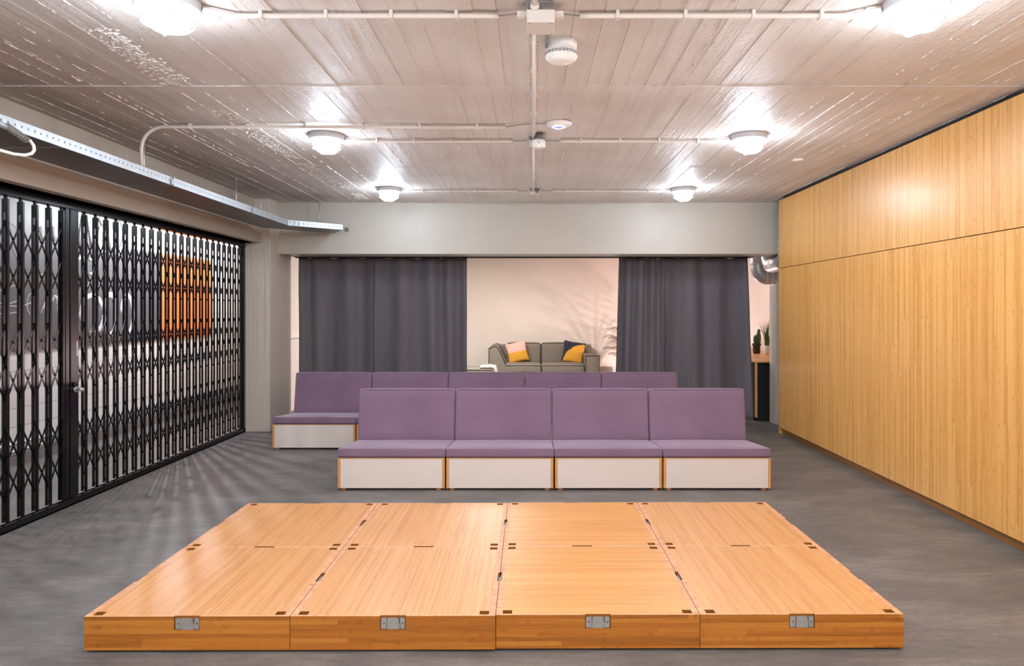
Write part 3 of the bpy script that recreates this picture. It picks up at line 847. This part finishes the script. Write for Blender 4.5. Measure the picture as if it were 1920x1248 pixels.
# smoke detector
t = thing('smoke_detector', 'round white smoke detector beside the top junction box', 'detector', (.165, 3.97, 0))
b = NB(); lathe(b, [(0, HC+.004), (.088, HC+.004), (.091, HC-.004), (.085, HC-.055), (0, HC-.055)], seg=48); obj('base', b, M['pvcw'], t)
b = NB(); lathe(b, [(0, HC-.054), (.086, HC-.054), (.0925, HC-.060), (.0925, HC-.082), (.086, HC-.096), (.070, HC-.108), (.04, HC-.113), (0, HC-.114)], seg=48); h_ = obj('housing', b, M['pvcw'], t)
b = NB()
for zz in (.065, .074):
    for k in range(28):
        a0 = 2*PI*k/28+.02; a1 = 2*PI*(k+1)/28-.02
        f = [(.0932*math.cos(a_), .0932*math.sin(a_), HC-z) for a_, z in ((a0, zz), (a1, zz), (a1, zz+.0045), (a0, zz+.0045))]
        b.faces.new([b.verts.new(p) for p in f])
obj('vent_slots', b, M['dark'], h_)
b = NB(); bmesh.ops.create_uvsphere(b, u_segments=8, v_segments=6, radius=.003, matrix=Matrix.Translation((.03, .03, HC-.112))); obj('status_light', b, M['greenled'], h_)
b = NB(); tube(b, [(-.085, -.34, 3.15), (-.085, -.12, 3.15), (-.085, -.02, 3.15), (-.07, .0, 3.15)], .009, 10); obj('cable', b, M['pvcg'], t)
# access point
t = thing('wireless_access_point', 'white disc access point with glowing blue ring on the ceiling', 'access point', (.215, 5.68, 0))
b = NB(); lathe(b, [(0, HC+.004), (.110, HC-.002), (.112, HC-.008), (.085, HC-.024), (.05, HC-.034), (.0, HC-.036)], seg=48); obj('housing', b, M['pvcw'], t)
b = NB()
pts = [(.046*math.cos(2*PI*k/32), .046*math.sin(2*PI*k/32), HC-.0355) for k in range(33)]; tube(b, pts, .0028, 8, cap=False); obj('light_ring', b, M['blueled'], t)
b = NB(); lathe(b, [(0, HC-.0385), (.043, HC-.0372), (.043, HC-.034)], seg=32); obj('centre_disc', b, M['bluedisc'], t)
b = NB(); lathe(b, [(0, HC+.003), (.055, HC+.003), (.056, HC-.008), (.045, HC-.014), (0, HC-.015)], c=(2.69, 7.06, 0), seg=28)
tag(obj('ceiling_disc', b, M['pvcw']), 'small flat white disc on the ceiling near the cabinets', 'disc')

# ------------------------------------------------------------------ curtains
def curtain_panel(parent, x0, x1, nf, seed, amp=.058, y=10.53, ztop=2.447, zbot=.02, flareL=0, flareR=0, phase=0):
    rd = random.Random(seed); b = NB(); nu, nv = nf*14, 26
    ph = [0]
    for k in range(nf): ph.append(ph[-1]+rd.uniform(.7, 1.35))
    tot = ph[-1]
    amps = [rd.uniform(.6, 1.15) for _ in range(nf+2)]
    grid = []
    for j in range(nv+1):
        v = j/nv; z = ztop+(zbot-ztop)*v; row = []
        for i in range(nu+1):
            u = i/nu; s = u*tot
            k = max(q for q in range(nf+1) if ph[q] <= s+1e-9); k = min(k, nf-1)
            loc = (s-ph[k])/(ph[k+1]-ph[k])
            am = amps[k]*(1-loc)+amps[k+1]*loc
            w = math.cos(2*PI*loc+phase)
            yy = y-amp*am*w+.012*noise.noise((u*6, v*2.2, seed))*v
            yy += .012*amp/.045*math.sin(u*31+seed+v*1.5)*v
            xx = x0+(x1-x0)*u - flareL*v*(1-u)+flareR*v*u + .006*noise.noise((u*9, v*3, seed+5))
            row.append(b.verts.new((xx, yy, z)))
        grid.append(row)
    for j in range(nv):
        for i in range(nu):
            f = b.faces.new((grid[j][i], grid[j][i+1], grid[j+1][i+1], grid[j+1][i])); f.smooth = True
    o = obj('fabric_panel', b, M['curtain'], parent)
    s = o.modifiers.new('Solid', 'SOLIDIFY'); s.thickness = .004
    hb = NB()
    for col in (0, nu):
        pts = [(grid_co[0], grid_co[1]-.001, grid_co[2]) for grid_co in [tuple(o.data.vertices[j*(nu+1)+col].co) for j in range(nv+1)]]
        tube(hb, pts, .005, 6)
    obj('side_hem', hb, M['hem'], o)
    return o
cl = thing('curtain', 'wide charcoal curtain on the left, behind the back bench row', 'curtain', group='charcoal curtains under the beam')
curtain_panel(cl, -3.50, -2.36, 3, 1); curtain_panel(cl, -2.375, -.985, 4, 2, phase=.3)
cr = thing('curtain', 'narrower charcoal curtain on the right with deep folds, beside the counter', 'curtain', group='charcoal curtains under the beam')
curtain_panel(cr, 1.305, 2.00, 4, 3, amp=.06, flareL=.07); curtain_panel(cr, 1.99, 3.22, 3, 4, flareR=.09)
tag(box('curtain_rail', M['dark'], None, -3.55, 3.3, 10.48, 10.55, 2.4585, 2.475), 'dark curtain rail fixed behind the beam', 'rail')
bpy.data.objects['curtain_rail'].location.z = -.012
box('rail_support', M['dark'], bpy.data.objects['curtain_rail'], -3.55, 3.3, 10.39, 10.49, 2.462, 2.475)

# ------------------------------------------------------------------ ducts
def bend(c, p_from, p_to, n=10):
    """quarter arc around corner c between p_from and p_to (tangent)"""
    c, a_, b_ = Vector(c), Vector(p_from), Vector(p_to); o = a_+b_-c; out = []
    for k in range(n+1):
        t_ = PI/2*k/n; out.append(o+(a_-o)*math.cos(t_)+(b_-o)*math.sin(t_))
    return out
def duct(label, path, r, ringspan):
    b = NB(); tube(b, path, r, 28); o = obj('ventilation_duct', b, M['duct']); tag(o, label, 'duct')
    rb = NB()
    for p, q in ringspan:
        p, q = Vector(p), Vector(q); n = max(1, int((q-p).length/.075)); d = (q-p).normalized()
        for k in range(n+1):
            c_ = p.lerp(q, k/n); tube(rb, [c_, c_+d*.016], r+.008, 28)
    obj('spiral_seams', rb, M['ring'], o)
    return o
yd = 11.05; zd = 2.19; xd = 3.575; r1 = .118
duct('lower spiral ventilation duct turning from vertical to horizontal', [(xd, yd, 3.18)]+bend((xd, yd, zd), (xd, yd, zd+.14), (xd+.14, yd, zd))+[(4.34, yd, zd)], r1, [((xd+.10, yd, zd), (4.3, yd, zd)), ((xd, yd, 2.38), (xd, yd, 2.39))])
x2, y2a, y2b, z2 = 3.60, 10.64, 9.765, 2.335
d2 = duct('upper silver duct passing under the beam and rising beside the cabinets', [(x2, y2a, 3.18)]+bend((x2, y2a, z2), (x2, y2a, z2+.18), (x2, y2a-.18, z2))+bend((x2-.05, y2b, z2), (x2-.05, y2b+.16, z2), (x2-.05, y2b, z2+.16))+[(x2-.05, y2b, 3.18)], .112, [((x2-.05, y2b, 2.5), (x2-.05, y2b, 2.51)), ((x2-.05, y2b, 2.62), (x2-.05, y2b, 2.63)), ((x2-.05, y2b, 2.9), (x2-.05, y2b, 2.91))])
b = NB(); bx(b, x2-.135, x2-.09, 9.98, 10.30, z2-.055, z2+.06); obj('access_hatch', b, M['steel'], d2, .003)

# ------------------------------------------------------------------ counter with plants
t = thing('side_counter', 'black counter with wooden top behind the right curtain', 'counter', (3.34, 10.42, 0))
b = NB()
pts = [Vector(p+(0,)) for p in ((.03, 0), (1.0, 0), (1.0, 3.6), (-.03, 3.6), (-.03, .12), (-.01, .04))]
zq(b, pts, .880, .908); obj('counter_top', b, M['counter'], t, .002)
b = NB(); bx(b, .03, 1.0, .06, 3.58, .0, .88); bx(b, .0, .03, .10, 3.58, .0, .88); obj('body', b, M['blackp'], t)
box('edge_strip', M['counter'], t, .0, .028, .03, .058, .06, .88)
t = thing('potted_cactus', 'small green cactus in a black pot on the counter', 'plant', (3.90, 12.15, .908))
b = NB(); lathe(b, [(0, 0), (.052, 0), (.062, .02), (.062, .135), (.078, .15), (.080, .175), (.066, .178), (.062, .16), (0, .155)], seg=28); obj('pot', b, M['pot'], t)
b = NB()
for (x, z, w, h) in ((-.02, .24, .04, .085), (.035, .27, .045, .12), (.01, .22, .03, .06), (.04, .38, .03, .05)):
    bmesh.ops.create_uvsphere(b, u_segments=16, v_segments=12, radius=1, matrix=Matrix.Translation((x, 0, z)) @ Matrix.Diagonal((w, w*.6, h, 1)))
for f in b.faces: f.smooth = True
parts('cactus_pad', b, M['cactus'], t)
t = thing('potted_grass', 'spiky green grass plant in a white pot on the counter', 'plant', (3.995, 11.90, .908))
b = NB(); lathe(b, [(0, 0), (.048, 0), (.052, .01), (.064, .15), (.060, .155), (.055, .14), (0, .135)], seg=28); obj('pot', b, M['white'], t)
b = NB(); lathe(b, [(.056, .136), (0, .14)], seg=20); obj('soil', b, M['soil'], t)
b = NB(); rd = random.Random(5)
for k in range(46):
    a_ = rd.uniform(0, 2*PI); r0 = rd.uniform(0, .035); lean = rd.uniform(.0, .13)*(.3+r0/.035); hh = rd.uniform(.22, .46)
    p0 = Vector((r0*math.cos(a_), r0*math.sin(a_), .13)); pts = []
    for q in range(5):
        u = q/4; pts.append(p0+Vector((lean*u*u*math.cos(a_), lean*u*u*math.sin(a_), hh*u)))
    tube(b, pts, [.0055, .005, .004, .0028, .0008], 5)
obj('blades', b, M['leaf'], t)

# ------------------------------------------------------------------ sofa and back room
def soft(name, m, parent, x0, x1, y0, y1, z0, z1, r=.04, puff=.01, n=5, rot=None):
    b = NB(); rbox(b, x1-x0, y1-y0, z1-z0, r, n, puff); o = obj(name, b, m, parent); o.location = ((x0+x1)/2, (y0+y1)/2, (z0+z1)/2)
    if rot: o.rotation_euler = rot
    return o
def pipe_rect(parent, pts, r=.007):
    b = NB(); tube(b, pts, r, 6); return obj('piping', b, M['sofapipe'], parent)
sf = thing('sofa', 'grey-brown two-seat sofa with dark piping against the cream wall', 'sofa', (0, 16.0, 0))
soft('base', M['sofa'], sf, -.66, 1.20, .02, 1.1, .06, .30, .03, 0)
s1 = soft('seat_cushion', M['sofa'], sf, -.64, .205, -.0, .95, .22, .42, .04, .015)
s2 = soft('seat_cushion', M['sofa'], sf, .215, 1.20, -.0, .95, .22, .42, .04, .015)
for (a_, b_) in ((-.60, .19), (.235, 1.17)): pipe_rect(sf, [(a_, -.008, .395), (b_, -.008, .395)])
for (a_, b_) in ((-.62, .205), (.215, 1.20)):
    o = soft('back_cushion', M['sofa'], sf, a_, b_, .86, 1.12, .38, .87, .05, .015)
    pipe_rect(sf, [(a_+.04, .875, .860), ((a_+b_)/2, .872, .868), (b_-.04, .875, .860)])
pipe_rect(sf, [(.21, .845, .42), (.21, .845, .85)], .008); pipe_rect(sf, [(.21, -.014, .24), (.21, -.014, .40)], .008)
soft('back_rest', M['sofa'], sf, -1.0, 1.45, 1.10, 1.33, .06, .82, .04, .0)
# right arm
ar = soft('armrest', M['sofa'], sf, 1.21, 1.55, .0, 1.12, .05, .63, .025, .004)
pipe_rect(sf, [(1.22, -.006, .62), (1.54, -.006, .62)], .009); pipe_rect(sf, [(1.54, -.006, .62), (1.54, -.006, .1)], .008); pipe_rect(sf, [(1.225, 0, .615), (1.225, 1.0, .625)], .008)
pipe_rect(sf, [(1.215, -.006, .62), (1.235, -.006, .1)], .007)
# left wedge arm: high at the outside, sloping in towards the seat
b = NB(); prof = [(-1.01, .05), (-.62, .05), (-.60, .42), (-.78, .80), (-.84, .845), (-.99, .80)]
A = [b.verts.new((x, 0, z)) for x, z in prof]; B = [b.verts.new((x, 1.12, z+.02)) for x, z in prof]
b.faces.new(A); b.faces.new(B[::-1])
for k in range(len(prof)): b.faces.new((A[k], B[k], B[(k+1)%len(prof)], A[(k+1)%len(prof)]))
o = obj('wedge_arm', b, M['sofa'], sf, .02)
pipe_rect(sf, [(-1.0, -.006, .1), (-.995, -.006, .79), (-.84, -.006, .84), (-.78, -.006, .79), (-.605, -.006, .42)], .009)
b = NB()
for x in (-.9, 1.4):
    for y in (.08, 1.2): bx(b, x-.03, x+.03, y-.03, y+.03, 0, .07)
parts('foot', b, M['dark'], sf)

def pillow(name, label, loc, rot, mats, split, s=.46):
    b = NB(); n = 22; rows_ = {}
    for side in (1, -1):
        g = [[None]*(n+1) for _ in range(n+1)]
        for i in range(n+1):
            for j in range(n+1):
                u, v = -1+2*i/n, -1+2*j/n
                pinch = 1-.06*(1-abs(u)**2)*(abs(v)**6)-.0
                x = u*s/2*(1-.07*(1-v*v)*abs(u)**3); z = v*s/2*(1-.07*(1-u*u)*abs(v)**3)
                t_ = .085*((1-u*u)*(1-v*v))**.45
                edge = i in (0, n) or j in (0, n)
                if edge and side == -1: g[i][j] = rows_[(i, j)]
                else:
                    g[i][j] = b.verts.new((x, -side*t_, z))
                    if edge: rows_[(i, j)] = g[i][j]
        for i in range(n):
            for j in range(n):
                f = b.faces.new((g[i][j], g[i+1][j], g[i+1][j+1], g[i][j+1])); f.smooth = True
                u, v = -1+2*(i+.5)/n, -1+2*(j+.5)/n
                f.material_index = split(u, v)
    o = obj(name, b, mats); o.location = loc; o.rotation_euler = rot
    return tag(o, label, 'cushion')
pillow('throw_cushion', 'pink over mustard throw cushion at the left of the sofa', (-.36, 16.62, .665), (-.25, -.22, .12), [M['mustard'], M['pink']], lambda u, v: 1 if v > .0 else 0, .50)
pillow('throw_cushion', 'navy and mustard throw cushion beside the sofa right arm', (.98, 16.66, .660), (-.22, .16, -.1), [M['mustard'], M['navy']], lambda u, v: 1 if (u-1.1)**2+(v+1.15)**2 > 3.9 else 0, .52)

ot = thing('ottoman', 'low grey ottoman left of the sofa, mostly hidden by the bench', 'ottoman', (-1.4, 14.8, 0))
soft('seat', M['sofa'], ot, -.6, .60, 0, .8, .08, .42, .05, .01)
pipe_rect(ot, [(-.55, -.005, .40), (.56, -.005, .40)], .006)
b = NB()
for x in (-.5, .5):
    for y in (.1, .7): bx(b, x-.03, x+.03, y-.03, y+.03, 0, .09)
parts('foot', b, M['dark'], ot)
b = NB(); gx, gy = 16, 12; G_ = []
for i in range(gx+1):
    r_ = []
    for j in range(gy+1):
        x = i/gx*.42; y = j/gy*.7; z = 0
        over = max(0, x-.30); z -= over*1.2
        z += .022*noise.noise((x*9, y*7, 1))+.02
        r_.append(b.verts.new((x-over*.6, y, z)))
    G_.append(r_)
for i in range(gx):
    for j in range(gy): b.faces.new((G_[i][j], G_[i+1][j], G_[i+1][j+1], G_[i][j+1])).smooth = True
o = obj('throw_blanket', b, M['throw']); o.location = (-1.12, 14.83, .425); s_ = o.modifiers.new('S', 'SOLIDIFY'); s_.thickness = .012; s_.offset = 1
tag(o, 'cream throw blanket draped over the ottoman corner', 'blanket')

# palm
t = thing('potted_palm', 'slender palm in a planter half hidden by the right curtain', 'plant', (2.38, 16.7, 0))
b = NB(); lathe(b, [(0, 0), (.14, 0), (.17, .04), (.19, .32), (.17, .33), (.16, .29), (0, .28)], seg=28); obj('planter', b, M['terra'], t)
rd = random.Random(11); st = NB(); lv = NB()
for k in range(22):
    a_ = PI*.62+k*2*PI/22*1.37+rd.uniform(-.15, .15); L = rd.uniform(.6, 1.15); up = rd.uniform(.55, 1.7)
    pts = []
    for q in range(15):
        u = q/14; pts.append(Vector((math.cos(a_)*L*.62*u**1.3, math.sin(a_)*L*.5*u**1.3, .28+up*(u-.42*u**3))))
    tube(st, pts, [.009*(1-q/15)+.0015 for q in range(15)], 6)
    for q in range(5, 15):
        p = pts[q]; d = (pts[min(q+1, 14)]-pts[q-1]).normalized(); sd = d.cross(Vector((0, 0, 1))).normalized()
        for s in (-1, 1):
            ll_ = .22*(1-abs(q-9)/12); e = p+sd*s*ll_*.9+d*ll_*.6+Vector((0, 0, -.10*ll_/.2)); m_ = p.lerp(e, .4)+Vector((0, 0, .02)); wv = d*.008
            vs = [lv.verts.new(x) for x in (p, m_+wv, e, m_-wv)]; lv.faces.new(vs)
obj('stems', st, M['palm'], t); obj('fronds', lv, M['palm'], t)

# ------------------------------------------------------------------ lights
def light(kind, name, loc, energy, color=(1, 1, 1), size=.1, rot=None, sy=None):
    d = bpy.data.lights.new(name, kind); d.energy = energy; d.color = color
    if kind in ('POINT', 'SPOT'): d.shadow_soft_size = size
    if kind == 'AREA':
        d.size = size
        if sy: d.shape = 'RECTANGLE'; d.size_y = sy
    o = bpy.data.objects.new(name, d); COL.objects.link(o); o.location = loc
    if rot: o.rotation_euler = rot
    return o
cool = (.88, .94, 1.0)
for i, y in enumerate((.78, -1.87)):
    for x in LX: light('POINT', 'lamp_behind', (x, y, 3.0), 110, cool, .12)
for y, e_ in ((3.0, 50), (5.6, 60), (9.6, 150), (12.3, 60)): light('POINT', 'corridor_lamp', (-4.85, y, 2.95), e_, (.90, .93, 1.0), .035)
light('AREA', 'back_room_light', (-1.2, 13.6, 3.1), 200, (1, .97, .945), 1.6)
light('POINT', 'back_room_lamp', (2.6, 12.4, 2.9), 45, (1, .94, .92), .15)
light('POINT', 'palm_uplight', (3.3, 15.85, .45), 150, (1, .74, .74), .04)

up = light('AREA', 'added_ceiling_fill', (.35, 4.2, .9), 70, (1, .98, .97), 5.4, (PI, 0, 0), 11.5); up.data.spread = math.radians(100)  # added fill facing up to brighten the ceiling, no real fixture
for y in LY:
    for x in LX: light('POINT', 'added_halo_fill', (x, y, HC-.27), 6 if y < 4 else 8, (.70, .85, 1.0), .09)  # added point lights below the lamps to widen their ceiling halos
light('AREA', 'added_down_fill', (0, 3.6, 3.0), 105, (1, .98, .96), 5.5, (0, 0, 0), 8)  # added soft fill facing down over the room, no real fixture
w = bpy.data.worlds.new('World'); scene.world = w; w.use_nodes = True
w.node_tree.nodes['Background'].inputs[0].default_value = (.8, .85, 1, 1); w.node_tree.nodes['Background'].inputs[1].default_value = .3

# ------------------------------------------------------------------ camera
cam = bpy.data.cameras.new('Camera'); co = bpy.data.objects.new('Camera', cam); COL.objects.link(co)
co.location = (0, 0, H); co.rotation_euler = (PI/2, 0, 0)
cam.sensor_width = 36; cam.sensor_fit = 'HORIZONTAL'; cam.lens = 36*F/1920
cam.shift_x = -(CX-960)/1920; cam.shift_y = -(624-CY)/1920
cam.clip_start = .05; cam.clip_end = 60
scene.camera = co
scene.view_settings.view_transform = 'Standard'
scene.view_settings.look = 'None'
scene.view_settings.exposure = 0.55
scene.cycles.use_denoising = True
scene.cycles.max_bounces = 8; scene.cycles.diffuse_bounces = 5; scene.cycles.glossy_bounces = 3
scene.cycles.sample_clamp_indirect = 6
scene.cycles.caustics_reflective = False; scene.cycles.caustics_refractive = False
